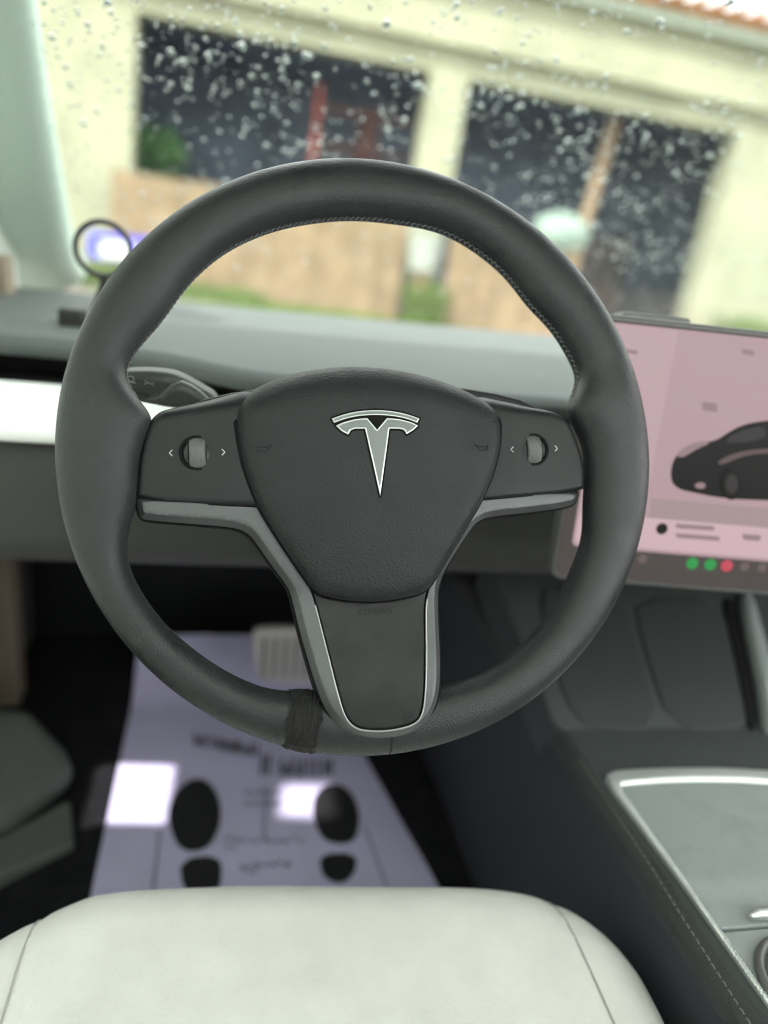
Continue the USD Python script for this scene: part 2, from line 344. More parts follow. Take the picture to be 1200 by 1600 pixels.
# switch panels
lp_px = [(213,781),(214,749),(219,707),(227,675),(236,653),(247,640),(260,634),(329,618),(392,600),(450,620),(450,792),(401,791)]
rp_px = [(759,780),(700,785),(690,620),(752,612),(790,621),(833,632),(866,637),(885,648),(896,663),(913,705),(918,731),(919,749),(917,765)]
def panel_top(u, v): return .0100+.0*np.asarray(u)-.10*np.maximum(np.abs(u)-.09, 0)
def make_panel(px, kx, ky, arrows, dark):
    poly = sg.Polygon(chaikin(wps(px, .009), 1)).buffer(.0008).buffer(-.0008)
    pn = obj('switch_panel', pillow(poly, panel_top, lambda u, v: .0028+.016*sstep(.012, .034, v), lambda u, v: .0022+.012*sstep(.015, .036, v), -.012, g=.0025, rmax=.017), 'switch_plastic', wheel, smooth=35)
    obj('panel_gap', pillow(poly.buffer(.0007), lambda u, v: panel_top(u, v)-.0021-.013*sstep(.015, .036, v), .0002, .0001, -.013, g=.006, rmax=.0003), 'gap_black', pn, smooth=35)
    cu, cv = wp(kx, ky, .012); zt = float(panel_top(cu, cv))
    t = np.linspace(0, 2*np.pi, 64, endpoint=False)
    ringG = np.array([[((r_*math.cos(a))+cu, (r_*math.sin(a))+cv, h) for a in t] for r_, h in ((.0107, zt-.0006), (.0105, zt+.00025), (.0083, zt+.00025), (.0081, zt-.003))])
    obj('dial_recess', grid_mesh(ringG[::-1], wrap_j=True), 'gap_black', pn, smooth=True)
    R = .0120; cw = zt-.0084
    us = np.linspace(-.0047, .0047, 40); aa = np.linspace(0, 2*np.pi, 161)[:-1]
    Gk = []
    for i, x in enumerate(us):
        edge = min(1, (0.0047-abs(x))/.0006+.2)
        kn = .0006*(np.abs(np.sin(aa*22+ (i*.55)))*np.abs(np.sin(aa*22-(i*.55))))
        r_ = (math.sqrt(R*R-x*x)+.0001+kn)*(1-.03*(1-edge))
        Gk.append(np.column_stack([np.full(160, cu+x), cv+r_*np.sin(aa), cw+r_*np.cos(aa)]))
    obj('scroll_wheel', grid_mesh(np.array(Gk), wrap_j=True, caps=True), 'knurl', pn, smooth=50)
    for sgn in (-1, 1):
        xs = np.linspace(.0055, R*.999, 14)*sgn
        Gs = [np.column_stack([np.full(48, cu+x), cv+math.sqrt(max(R*R-x*x, 1e-9))*.95*np.sin(np.arange(48)/48*2*np.pi), cw+.95*math.sqrt(max(R*R-x*x, 1e-9))*np.cos(np.arange(48)/48*2*np.pi)]) for x in xs]
        mm = grid_mesh(np.array(Gs), wrap_j=True, caps=True)
        if sgn < 0: mm.invert()
        obj('dial_cap', mm, 'cap_plastic', pn, smooth=50)
    for (ax, ay, s_) in arrows:
        au, av = wp(ax, ay, .011); h = float(panel_top(au, av))+.0001
        P = [(au-s_*.0009, av+.0018, h), (au+s_*.0009, av, h), (au-s_*.0009, av-.0018, h)]
        obj('arrow_symbol', [tube(P[:2], .00028, 6), tube(P[1:], .00028, 6)], 'symbol_white', pn)
    return poly
lpoly = make_panel(lp_px, 308, 706, [(266, 706, -1), (349, 706, 1)], 0)
rpoly = make_panel(rp_px, 837, 701, [(801, 702, -1), (873, 699, 1)], 0)
# lower spoke panel and silver trim
hub_px = [(486,915),(494,931),(511,1004),(530,1090),(541,1122),(556,1136),(578,1139),(605,1139),(642,1131),(656,1119),(661,1090),(667,1004),(671,925),(690,900),(600,880)]
def trim_top(u, v): return .0098+.0105*sstep(-.085, -.155, v)-.06*np.maximum(np.abs(u)-.09, 0)
sstep_ = sstep
def trim_top(u, v): return .0074+.0131*sstep(.085, .155, -np.asarray(v))-.06*np.maximum(np.abs(u)-.09, 0)
hp = sg.Polygon(chaikin(wps(hub_px, .018), 3))
hubp = obj('lower_panel', pillow(hp, lambda u, v: trim_top(u, v)-.0004, .0016, .0012, -.01, g=.003, rmax=.0016), 'hub_plastic', wheel, smooth=35)
tr_px = [(209,785),(213,806),(223,811),(300,817),(367,823),(388,832),(397,842),(425,883),(451,917),(458,935),(466,974),(481,1032),(500,1094),(515,1120),(537,1142),(571,1152),(612,1152),(650,1141),(676,1112),(685,1075),(688,1030),(690,936),(693,912),(704,886),(740,830),(752,815),(770,806),(840,799),(903,790),(914,781),(919,760),(840,762),(765,768),(740,730),(420,740),(400,778),(300,774),(208,770)]
tp = sg.Polygon(chaikin(wps(tr_px, .012), 3))
hole = hp.buffer(.0009)
trp = tp.difference(hole)
if trp.geom_type != 'Polygon': trp = max(trp.geoms, key=lambda g_: g_.area)
trm = obj('spoke_trim', pillow(trp, trim_top, .0040, .0052, -.010, g=.0025, s=.0007, rmax=.0040, prof='bevel', outer_only=True, rs=.0007), 'satin_silver', wheel, smooth=32)
lip = ring_pts(hp.buffer(.0008).exterior, .002); lip = np.column_stack([lip, trim_top(lip[:, 0], lip[:, 1])])
lip = lip[lip[:, 1] < wp(500, 940)[1]]; k0 = int(np.argmax(np.linalg.norm(np.roll(lip[:, :2], -1, 0)-lip[:, :2], axis=1)))+1; lip = np.roll(lip, -k0, 0)
obj('trim_lip', tube(lip, .00055, 8), 'lip_highlight', trm, smooth=True)  # highlight along the inner lip is put into this paler colour
obj('trim_gap', pillow(tp.buffer(.0009), lambda u, v: trim_top(u, v)-.0050, .001, .001, -.011, g=.006), 'gap_black', wheel)
# lettering, horn symbols, emblem
def on_surface(m, f, lift): 
    v = m.vertices.copy(); v[:, 2] = f(v[:, 0], v[:, 1])+lift+(v[:, 2]); m.vertices = v; return m
tm = meshkit.text_mesh('AIRBAG', .0032, .00016); tm.vertices[:, 0] *= 1.3
tm.apply_translation((-tm.bounds.mean(0)[0], -tm.bounds.mean(0)[1], 0)); cu, cv = wp(587, 956, .012); tm.apply_translation((cu, cv, 0))
obj('airbag_lettering', on_surface(tm, lambda u, v: trim_top(u, v)-.0004, .00002), 'emboss', hubp)
for hx, hy, s_ in ((413, 701, 1), (751, 700, -1)):
    hu, hv = wp(hx, hy, .018)
    L = [[(-.0048, .0025), (-.0048, -.0025)], [(-.0048, .0012), (-.0028, .0008), (.0022, .0009), (.0050, .0022)], [(-.0048, -.0012), (-.0028, -.0008)], [(.0022, -.0009), (.0050, .0022)],
         [(-.0028, -.0002), (-.0022, -.0022), (.0015, -.0022), (.0024, -.0006), (.0018, .0006)]]
    parts = []
    for l in L:
        l = np.array(l, float); l[:, 0] *= s_; l = l*.9+(hu, hv)
        parts.append(tube(np.column_stack([l, ab_top(l[:, 0], l[:, 1])+.00010]), .00032, 6))
    obj('horn_symbol', parts, 'emboss', cover)
zc = lambda P, w=.024: wps([(x/2.4+340, y/2.4+550) for x, y in P], w)
arc_out = [(428, 249), (480, 231), (535, 221), (592, 217.5), (649, 221), (704, 231), (757, 249)]
arc_in = [(748, 266), (700, 249), (649, 240.5), (592, 237), (535, 240.5), (485, 249), (437, 266)]
arcp = sg.Polygon(np.vstack([chaikin(zc(arc_out), 2, False), chaikin(zc(arc_in), 2, False)]))
tee = [(443, 276), (470, 264), (515, 252), (560, 248), (597, 292), (634, 248), (682, 252), (728, 264), (752, 276), (733, 294), (708, 309), (698, 294), (681, 289), (643, 289), (609, 541), (552, 289), (514, 289), (498, 295), (489, 311), (463, 296)]
teep = sg.Polygon(zc(tee))
vp = sg.Polygon(zc([(556, 246), (597, 293), (638, 246), (600, 240)]))
rec = sg.MultiPolygon([arcp, teep]).buffer(.0011).union(vp)
flat = lambda p, lift, r_, th_: pillow(p, lambda u, v: ab_top(u, v)+lift, r_, r_*.8, lambda u, v: ab_top(u, v)-.001, g=.0025, s=.0006, rmax=r_)
obj('emblem_recess', flat(rec, .00012, .0001, 0), 'gap_black', cover)
emb = obj('emblem', [flat(arcp, .0008, .0003, 0), flat(teep, .0008, .0003, 0)], 'bright_metal', cover, smooth=20, label='silver T shaped emblem with arched bar on top')
obj('emblem_face', [flat(arcp.buffer(-.00075), .00095, .0002, 0), flat(teep.buffer(-.00085), .00095, .0002, 0)], 'logo_grey', emb, smooth=20)
# hub body behind the cover
hubb = sg.Polygon(chaikin([(-.13, .028), (-.06, .045), (.06, .045), (.13, .028), (.13, -.02), (.07, -.03), (.035, -.09), (-.035, -.09), (-.07, -.03), (-.13, -.02)], 2))
obj('hub_back', pillow(hubb, -.0065, .003, .003, -.034, g=.008), 'black_plastic', wheel)

# column shroud and stalk behind the wheel
ax = -N
col = thing('steering_column', 'dark plastic column shroud behind the steering wheel hub', 'steering column')
sec = np.array([(.072*math.copysign(abs(math.cos(a))**.6, math.cos(a)), .052*math.copysign(abs(math.sin(a))**.6, math.sin(a))) for a in np.linspace(0, 2*np.pi, 48, endpoint=False)])
Gc = [np.array([N*(-.036-l)+U0*(x*s_)+V0*(y*s_-.010) for x, y in sec]) for l, s_ in ((0, .85), (.008, 1.), (.10, 1.04), (.24, 1.1))]
obj('shroud', grid_mesh(np.array(Gc), wrap_j=True, caps=True), 'black_plastic', col, smooth=35)
stalk = thing('indicator_stalk', 'dark grey indicator stalk with faint icons behind the upper left wheel gap', 'stalk')
YS = .075
spx = [(150, 584), (215, 577), (262, 580), (283, 586), (312, 602), (345, 622), (335, 650), (300, 641), (262, 637), (238, 632), (210, 620), (150, 612)]
sl = np.array([atY(x, y, YS) for x, y in spx])
spoly = sg.Polygon(chaikin(sl[:, [0, 2]], 2))
def face_y(m, Y): v = m.vertices.copy(); m.vertices = np.column_stack([v[:, 0], Y-v[:, 2], v[:, 1]]); return m      # pillow (u,v,w) -> car (x, Y-w, z)
sb = obj('blade', face_y(pillow(spoly, .004, .007, .006, -.012, g=.004, s=.002, rmax=.007), YS), 'stalk_plastic', stalk)
lower = sg.Polygon(chaikin(np.array([atY(x, y, YS-.006) for x, y in [(196, 614), (240, 622), (275, 592), (305, 604), (335, 630), (300, 640), (262, 636), (230, 631), (196, 622)]])[:, [0, 2]], 1))
obj('lever_lip', face_y(pillow(lower, .004, .006, .005, -.004, g=.004, s=.002, rmax=.006), YS-.005), 'stalk_plastic', sb)
for x, y, k in ((204, 592, 0), (233, 598, 1)):
    c = atY(x, y, YS-.0055)
    if k == 0: pth = [[c+np.array([.0022*math.cos(a), 0, .0018*math.sin(a)]) for a in np.linspace(0, 2*np.pi, 14)], [c+[-.0032, 0, -.0024], c+[.0032, 0, -.0024]]]
    else: pth = [[c+[-.0030, 0, .0012], c+[-.0008, 0, 0], c+[-.0030, 0, -.0012]], [c+[.0030, 0, .0004], c+[.0010, 0, -.0008], c+[.0030, 0, -.0018]], [c+[-.0008, 0, 0], c+[.0010, 0, -.0008]]]
    obj('lamp_symbol', [tube(q_, .00042, 6) for q_ in pth], 'stalk_symbol', sb)

# ------------------------------------------------------------------ dashboard
dash = thing('dashboard', 'grey fabric topped dashboard with white ledge below the windscreen', 'dashboard')
ynear_x = PchipInterpolator([-.6, -.26, -.16, -.065, .19, 1.3], [.30, .288, .262, .20, .18, .18])
yo = lambda x: float(ynear_x(x))
# columns: y, z, weight of the near-edge curve
pad = fillet_profile(np.array([(.86, -.03, 0), (.78, -.004, 0), (.74, 0, 0), (.50, .004, .3), (0.012, .005, 1), (0, -.004, 1), (.008, -.014, 1), (.03, -.016, 1), (.80, -.06, 0)]), .010, 5)
obj('dash_pad', sweep_x(pad, -.40, 1.15, yo, 80), 'dash_fabric', dash, smooth=40)
vent = np.array([(.055, -.012, 1), (.055, -.042, 1), (.065, -.042, 1), (.065, -.012, 1)])
obj('air_vent', sweep_x(vent, -.40, 1.15, yo, 80), 'gap_black', dash, smooth=False)
obj('vent_floor', sweep_x(np.array([(.010, -.0330, 1), (.06, -.0330, 1), (.06, -.040, 1), (.010, -.040, 1)]), -.40, 1.15, yo, 80), 'gap_black', dash, smooth=False)
ledge_y = lambda x: .5*(yo(x)-.2)
led = fillet_profile(np.array([(.226, -.0305, 1.0), (.18, -.052, 0), (.176, -.060, 0), (.20, -.066, 0), (.26, -.045, 1.)]), .004, 4)
obj('white_ledge', sweep_x(led, -.40, 1.15, ledge_y, 80), 'dash_white', dash, smooth=40)
low = fillet_profile(np.array([(.196, -.062), (.190, -.10), (.196, -.165), (.225, -.190), (.50, -.20), (.50, -.07)]), .02, 5)
low = np.column_stack([low, np.zeros(len(low))])
obj('lower_panel', sweep_x(low, -.40, .24, None, 40), 'dash_lower', dash, smooth=40)
low2 = low.copy(); low2[:, 0] += .02; low2[:, 1] *= .95
obj('passenger_panel', sweep_x(low2, .245, 1.15, None, 10), 'dash_lower', dash, smooth=40)
obj('firewall', box(-.45, 1.15, .82, .86, -.64, -.06), 'black_plastic')
tag(stage.GetPrimAtPath('/World/firewall'), 'black carpeted wall at the front of the footwell behind the pedal', 'footwell wall')

# ------------------------------------------------------------------ cabin floor, mat, pedal, footrest
FZ = -.605
obj('cabin_floor', box(-.45, 1.2, -1.0, .86, -.65, FZ), 'carpet', kind='structure')
mt_corner = [atZ(148, 1395, -.6)[:2], atZ(680, 1380, -.6)[:2], atZ(575, 1190, -.6)[:2]]
ML, MR = np.array([-.222, .05]), np.array([.212, .05])
FLt, FRt = np.array([-.226, .70]), np.array([.075, .70])
def mat_z(x, y): return FZ+.004+.55*np.maximum(y-.58, 0)**1.0*sstep(.55, .68, y)+.010*np.abs(meshkit.fbm(np.column_stack([np.ravel(x)*9+np.ravel(y)*3, np.ravel(y)*6, 0*np.ravel(x)]), 3, 4)-.5).reshape(np.shape(x))
def mat_patch(poly, lift, g=.012):
    B = np.vstack([ring_pts(l, g*.6) for l in loops(poly)]); x0, y0, x1, y1 = poly.bounds
    X, Y = np.meshgrid(np.arange(x0, x1, g), np.arange(y0, y1, g)); k = shapely.contains_xy(poly.buffer(-g*.3), X, Y)
    P = np.vstack([B, np.stack([X[k], Y[k]], 1)]); T = Delaunay(P).simplices; c = P[T].mean(1); T = T[shapely.contains_xy(poly, c[:, 0], c[:, 1])]
    a = P[T]; cr = np.cross(a[:, 1]-a[:, 0], a[:, 2]-a[:, 0]); T[cr < 0] = T[cr < 0][:, ::-1]
    return trimesh.Trimesh(np.column_stack([P, mat_z(P[:, 0], P[:, 1])+lift]), T, process=False)
paper = thing('paper_floor_mat', 'pale lilac paper floor mat printed with two black shoe soles', 'floor mat')
MATP = sg.Polygon([ML, MR, atZ(575, 1190, -.6)[:2], FRt, FLt])
pm = mat_patch(MATP, 0); lo_ = pm.copy(); lo_.vertices[:, 2] -= .0012; lo_.invert()
obj('paper_sheet', [pm, lo_], 'mat_paper', paper, smooth=True)
def mpoly(px, n=2): return sg.Polygon(chaikin(np.array([atZ(x, y, -.6)[:2] for x, y in px]), n))
for sole, heel in (([(308, 1216), (330, 1230), (341, 1262), (338, 1296), (321, 1327), (286, 1329), (272, 1300), (267, 1270), (280, 1235)], [(286, 1347), (338, 1342), (341, 1370), (334, 1392), (308, 1398), (292, 1385)]),
                   ([(518, 1226), (545, 1238), (557, 1270), (556, 1293), (549, 1316), (513, 1314), (500, 1296), (492, 1268), (497, 1240)], [(505, 1338), (551, 1338), (551, 1358), (538, 1374), (520, 1375), (507, 1362)])):
    f = obj('shoe_print', [mat_patch(mpoly(sole).buffer(.004), .0012), mat_patch(mpoly(heel, 1).buffer(.0045), .0012)], 'mat_print', paper, smooth=True)
def strip(p, q, wd): return sg.LineString([atZ(*p, -.6)[:2], atZ(*q, -.6)[:2]]).buffer(wd, cap_style='flat')
fl = []
random.seed(3)
for y0, xs in ((1313, (350, 470)), (1326, (352, 365)), (1352, (375, 455)), (1362, (378, 400))):
    x = xs[0]
    while x < xs[1]:
        w_ = random.uniform(5, 14); fl.append(strip((x, y0+random.uniform(-4, 4)), (x+w_*.6, y0+random.uniform(-5, 5)), .0022)); x += w_
for x in range(382, 440, 12): fl.append(strip((x, 1238+(x % 5)), (x+7, 1238), .003)); fl.append(strip((x, 1256), (x+8, 1257-(x % 4)), .003))
fl += [strip((250, 1300), (238, 1400), .0012), strip((568, 1290), (606, 1390), .0012), strip((415, 1230), (412, 1310), .0012)]
obj('faint_print', [mat_patch(p, .0011, .004) for p in fl], 'mat_faint', paper, smooth=True, kind='stuff')
dk = [strip((412, 1180), (408, 1212), .0026), strip((421, 1180), (418, 1212), .0026)]
for xa, xb, ya, sl_, hh in ((440, 512, 1186, 0., 26), (306, 405, 1147, .16, 21)):
    x = xa
    while x < xb:
        y = ya+(x-xa)*sl_; w_ = random.choice((6, 8, 10))
        dk.append(strip((x, y), (x-1, y+hh), .0024))
        if w_ > 6: dk.append(strip((x, y+random.choice((3, hh/2, hh-3))), (x+w_, y+random.choice((3, hh/2, hh-3))), .0018)); dk.append(strip((x+w_, y+random.choice((0, hh*.4))), (x+w_-1, y+hh), .0022))
        x += w_+6
obj('letter_print', [mat_patch(p, .0012, .004) for p in dk], 'mat_letter', paper, smooth=True, kind='stuff', label='row of blurred grey printed letters')

pedal = thing('brake_pedal', 'light grey ribbed brake pedal in the footwell behind the lower spoke', 'pedal')
YP = .50
pp = np.array([atY(x, y, YP) for x, y in [(394, 990), (402, 981), (470, 981), (505, 984), (512, 1000), (508, 1060), (498, 1066), (418, 1064), (400, 1055)]])[:, [0, 2]]
ppoly = sg.Polygon(chaikin(pp, 2))
pf = obj('pedal_pad', face_y(pillow(ppoly, .006, .006, .005, -.008, g=.006, s=.003, rmax=.006), YP), 'pedal_metal', pedal)
x0, z0, x1, z1 = ppoly.bounds
for k in range(6):
    xx = x0+.016+k*(x1-x0-.032)/5; obj('rubber_rib', box(xx-.0022, xx+.0022, YP-.0085, YP-.005, z0+.012, z1-.014, .001), 'footrest_plastic', pf)
obj('pedal_arm', tube([((x0+x1)/2+.02, YP+.012, (z0+z1)/2), ((x0+x1)/2+.03, YP+.06, z1+.08), ((x0+x1)/2+.03, YP+.14, z1+.25)], .009, 10), 'black_plastic', pedal, smooth=True)

fr = thing('footrest', 'grey plastic footrest at the left front corner of the footwell', 'footrest')
fr_pts = np.array([atZ(-80, 1092, -.52), atZ(62, 1097, -.52), atZ(112, 1150, -.56), atZ(108, 1242, -.60), atZ(-60, 1325, -.60), atZ(-100, 1240, -.55)])
low_ = fr_pts.copy(); low_[:, 2] = FZ-.005
obj('rest_pad', rounded(np.vstack([fr_pts, low_]), .03), 'footrest_plastic', fr, smooth=40)
sl_ = thing('sill_trim', 'dark door sill trim strip left of the paper floor mat', 'sill trim')
a, b, c, d = atZ(-60, 1345, -.58), atZ(112, 1250, -.59), atZ(165, 1176, -.60), atZ(170, 1300, -.603)
obj('trim_strip', rounded(np.vstack([[a, b, a+[-.02, -.06, 0], b+[.015, -.06, -.005]], [p_-[0, 0, .03] for p_ in (a, b, a+[-.02, -.06, 0], b+[.015, -.06, 0])]]), .006), 'footrest_plastic', sl_, smooth=40)
obj('kick_panel', box(-.43, -.39, .60, .655, -.61, -.07, .01), 'beige_trim')
tag(stage.GetPrimAtPath('/World/kick_panel'), 'beige brown side panel at the left end of the footwell', 'side panel')

# ------------------------------------------------------------------ driver's seat
seat = thing('driver_seat', 'white vinyl driver seat cushion with stitched side bolsters at the bottom', 'seat')
SZ = -.325
sp_ = [(-150, 1560), (-60, 1490), (0, 1456), (50, 1431), (100, 1409), (150, 1391), (250, 1382), (400, 1380), (560, 1380), (750, 1383), (850, 1399), (930, 1434), (1000, 1494), (1062, 1592), (1085, 1650)]
so = np.array([atZ(x, y-30, SZ-.012)[:2] for x, y in sp_])
outl = np.vstack([chaikin(so, 2, False), [(.235, -.30), (.235, -.50), (-.275, -.50), (-.275, -.20)]])
seatp = sg.Polygon(outl)
SXL, SXR = atZ(45, 1450, SZ)[0], atZ(886, 1432, SZ)[0]
def seam_x(k, y): return (SXL, SXR)[k]
def seat_top(u, v):
    u = np.asarray(u, float); v = np.asarray(v, float)
    z = SZ-.018*sstep(-.06, -.45, v*0+v)*0
    g_ = .0022*(np.exp(-((u-SXL)/.004)**2)+np.exp(-((u-SXR)/.004)**2))
    bol = .016*sstep(0, .05, u-SXR)+.016*sstep(0, .05, SXL-u)
    dish = -.012*np.exp(-((u-.5*(SXL+SXR))/.13)**2)*sstep(.10, .25, -v)
    return SZ-g_+bol*sstep(.12, .3, -v)+dish+.0042*(meshkit.fbm(np.column_stack([u*14, v*14, 0*u]), 3, 9)-.5)
obj('seat_cushion', pillow(seatp, seat_top, .055, .060, -.56, g=.004, s=.004, rmax=.055), 'white_vinyl', seat, smooth=45)
for xs_ in (SXL, SXR):
    ys = np.linspace(.02, -.45, 160); Pq = np.column_stack([np.full(160, xs_), ys]); dq = shapely.distance(seatp.exterior, shapely.points(Pq)); Pq, dq = Pq[shapely.contains_xy(seatp, Pq[:, 0], Pq[:, 1]) & (dq > .006)], dq[shapely.contains_xy(seatp, Pq[:, 0], Pq[:, 1]) & (dq > .006)]
    zq = .0007+seat_top(Pq[:, 0], Pq[:, 1])-.060*(1-np.sqrt(np.maximum(1-np.clip(1-dq/.055, 0, 1)**2, 0)))
    obj('seam', tube(np.column_stack([Pq, zq]), .0008, 6), 'seat_seam', seat, smooth=True)

# ------------------------------------------------------------------ centre console
CZ = -.30
con = thing('centre_console', 'grey centre console with silver edged storage lid and phone pads', 'centre console')
zc_ = lambda px, z=CZ: np.array([atZ(x, y, z)[:2] for x, y in px])
# side body: follows the curved left edge
edge_px = [(730, 930), (775, 1000), (820, 1070), (860, 1130), (905, 1210), (950, 1278), (1000, 1346), (1060, 1440), (1120, 1532), (1170, 1606), (1230, 1700)]
ed = zc_(edge_px)
ed = np.vstack([[ed[0][0]-.01, .60], ed, [ed[-1][0], -.70]]); ed = ed[np.argsort(-ed[:, 1])]
topE = chaikin(ed, 2, False)
XR = .56
bodyp = sg.Polygon(np.vstack([topE, [(XR, -.70), (XR, .60)]]))
obj('console_body', pillow(bodyp, CZ-.006, .014, .014, FZ, g=.02, s=.008, rmax=.014), 'console_side', con, smooth=45)
# leather shoulder along the edge with a stitch line
shp = bodyp.buffer(-.0005).difference(sg.Polygon(np.vstack([topE+[.034, 0], [(XR+.1, -.70), (XR+.1, .60)]])))
if shp.geom_type != 'Polygon': shp = max(shp.geoms, key=lambda g_: g_.area)
shp = shp.intersection(sg.box(-1, -.69, 1, .55))
obj('armrest_edge', pillow(shp, CZ+.004, .010, .012, CZ-.03, g=.008, s=.004, rmax=.010), 'console_leather', con, smooth=45)
stl = np.array([atZ(x, y, CZ+.004) for x, y in [(905, 1188), (950, 1255), (1000, 1329), (1060, 1425), (1120, 1520), (1170, 1598), (1200, 1645)]])
ls = sg.LineString(chaikin(stl[:, :2], 2, False)); sts = []
kk = 0
while kk*.0062 < ls.length-.005:
    p, q_ = np.array(ls.interpolate(kk*.0062).coords[0]), np.array(ls.interpolate(kk*.0062+.0040).coords[0]); kk += 1
    sts.append(tube([(*p, CZ+.0042), (*((p+q_)/2), CZ+.0050), (*q_, CZ+.0042)], .0006, 6))
obj('stitch_line', sts, 'thread', con, smooth=True, kind='stuff')
deck_px = [(868, 1122), (905, 1180), (950, 1250), (1010, 1330), (1080, 1436), (1150, 1535), (1215, 1625), (1290, 1700), (1400, 1700), (1400, 1125)]
dk_ = sg.Polygon(zc_(deck_px, CZ+.006))
obj('deck', pillow(dk_, CZ+.006, .005, .005, CZ-.02, g=.02, s=.006, rmax=.005), 'console_dark', con, smooth=35)
fr_px = [(945, 1212), (950, 1203), (975, 1199), (1060, 1196), (1140, 1197), (1200, 1201), (1300, 1208), (1420, 1216), (1420, 1720), (1270, 1660), (1200, 1560), (1170, 1518), (1125, 1455), (1050, 1350), (985, 1265)]
fo = sg.Polygon(chaikin(zc_(fr_px, CZ+.012), 1))
in_px = [(968, 1226), (985, 1222), (1060, 1217), (1140, 1217), (1200, 1220), (1300, 1227), (1405, 1234), (1405, 1700), (1290, 1660), (1206, 1556), (1178, 1518), (1133, 1455), (1058, 1350), (996, 1262)]
fi = sg.Polygon(chaikin(zc_(in_px, CZ+.012), 1))
frm = fo.difference(fi)
obj('silver_frame', pillow(frm, CZ+.012, .0035, .004, CZ, g=.006, s=.003, rmax=.0035), 'console_chrome', con, smooth=45)
gap_y = atZ(1150, 1452, CZ+.009)[1]
lid = fi.intersection(sg.box(-1, gap_y+.001, 2, 2)); tray = fi.intersection(sg.box(-1, -2, 2, gap_y-.001))
obj('storage_lid', pillow(lid, CZ+.0095, .0012, .0012, CZ, g=.02, s=.005, rmax=.0012), 'console_lid', con)
cc = atZ(1285, 1545, CZ+.01)[:2]
tray_h = tray.difference(sg.Point(cc).buffer(.036))
if tray_h.geom_type != 'Polygon': tray_h = max(tray_h.geoms, key=lambda g_: g_.area)
obj('cup_tray', pillow(tray_h, CZ+.0092, .0012, .0012, CZ, g=.02, s=.004, rmax=.0012), 'console_lid', con)
tcirc = np.linspace(0, 2*np.pi, 64, endpoint=False)
obj('cup_ring', tube([(cc[0]+.0375*math.cos(a), cc[1]+.0375*math.sin(a), CZ+.011) for a in tcirc], .0032, 8, closed=True), 'screen_frame', con, smooth=True)
obj('cup_well', grid_mesh(np.array([[(cc[0]+r_*math.cos(a), cc[1]+r_*math.sin(a), z_) for a in tcirc] for r_, z_ in ((.036, CZ+.010), (.034, CZ-.06), (.001, CZ-.061))]), wrap_j=True), 'gap_black', con, smooth=40)
h_ = np.array([atZ(x, y, CZ+.014) for x, y in [(1173, 1432), (1185, 1428), (1230, 1426), (1300, 1430)]])
obj('lid_handle', tube(h_, [.002, .004, .0045, .0045], 10), 'console_chrome', con, smooth=True)
# phone pads: sloping tray under the screen
y_f = atZ(1000, 1140, CZ+.006)[1]
Pn = np.array([.3, y_f, CZ+.010]); sl_ang = math.radians(24); nn = np.array([0, -math.sin(sl_ang), math.cos(sl_ang)]); ey = np.array([0, math.cos(sl_ang), math.sin(sl_ang)])
def on_slope(px, n_=2):
    Q = np.array([hit(x, y, Pn, nn) for x, y in px]); return sg.Polygon(chaikin(np.column_stack([Q[:, 0], (Q-Pn)@ey]), n_))
def slope(m): v = m.vertices; m.vertices = np.column_stack([v[:, 0], np.zeros(len(v)), np.zeros(len(v))])+(Pn*[0, 1, 1])+v[:, 1:2]*ey+v[:, 2:3]*nn; return m
surround = on_slope([(790, 930), (868, 1126), (900, 1150), (1420, 1180), (1420, 880), (760, 860)], 0)
obj('tray_surround', slope(pillow(surround, -.004, .004, .004, -.06, g=.02, s=.008, rmax=.004)), 'console_dark', con)
padL = on_slope([(845, 960), (880, 1085), (905, 1122), (930, 1137), (1042, 1140), (1000, 1010), (985, 940), (850, 900)], 1)
padR = on_slope([(990, 930), (1003, 1000), (1050, 1140), (1172, 1140), (1165, 1090), (1130, 930)], 1)
for p_ in (padL, padR): obj('phone_pad', slope(pillow(p_, -.0015, .004, .003, -.02, g=.012, s=.004, rmax=.004)), 'rubber_pad', con)
gapp = on_slope([(1128, 935), (1150, 935), (1168, 1020), (1186, 1110), (1182, 1139), (1172, 1141), (1160, 1070)], 1)
obj('pad_gap', slope(pillow(gapp, .0005, .001, .001, -.02, g=.01, s=.004)), 'gap_black', con)
barp = on_slope([(1150, 930), (1172, 925), (1195, 1010), (1215, 1080), (1222, 1160), (1192, 1150), (1188, 1100)], 2)
obj('tray_divider', slope(pillow(barp, .010, .008, .010, -.02, g=.008, s=.004, rmax=.008)), 'console_lid', con, smooth=45)
riser = on_slope([(1225, 925), (1420, 930), (1420, 1150), (1240, 1140)], 1)
obj('tray_well', slope(pillow(riser, .0005, .002, .002, -.02, g=.02, s=.006)), 'gap_black', con)

# ------------------------------------------------------------------ touchscreen
sa = math.radians(7.0); ta = math.radians(6)
S0 = atY(872, 850, .07); sX = np.array([math.cos(sa), -math.sin(sa), 0]); sN0 = np.array([-math.sin(sa), -math.cos(sa), 0])
sN = sN0*math.cos(ta)+np.array([0, 0, 1])*math.sin(ta); sZ = np.cross(sN, sX)*1.0
if sZ[2] < 0: sZ = -sZ
def son(px): Q = np.array([hit(x, y, S0, sN) for x, y in px]); return np.column_stack([(Q-S0)@sX, (Q-S0)@sZ])
def smesh(m): v = m.vertices; m.vertices = S0+v[:, :1]*sX+v[:, 1:2]*sZ+v[:, 2:3]*sN; return m
c_bl = son([(868, 908)])[0]; top_v = son([(965, 492)])[0][1]; c_l = son([(869, 850)])[0][0]
screen = thing('touchscreen', 'large lit touchscreen showing a dark car on pink, right of the wheel', 'touchscreen')
SW, SH = .345, top_v-son([(1000, 917)])[0][1]; sb0 = son([(1000, 917)])[0][1]
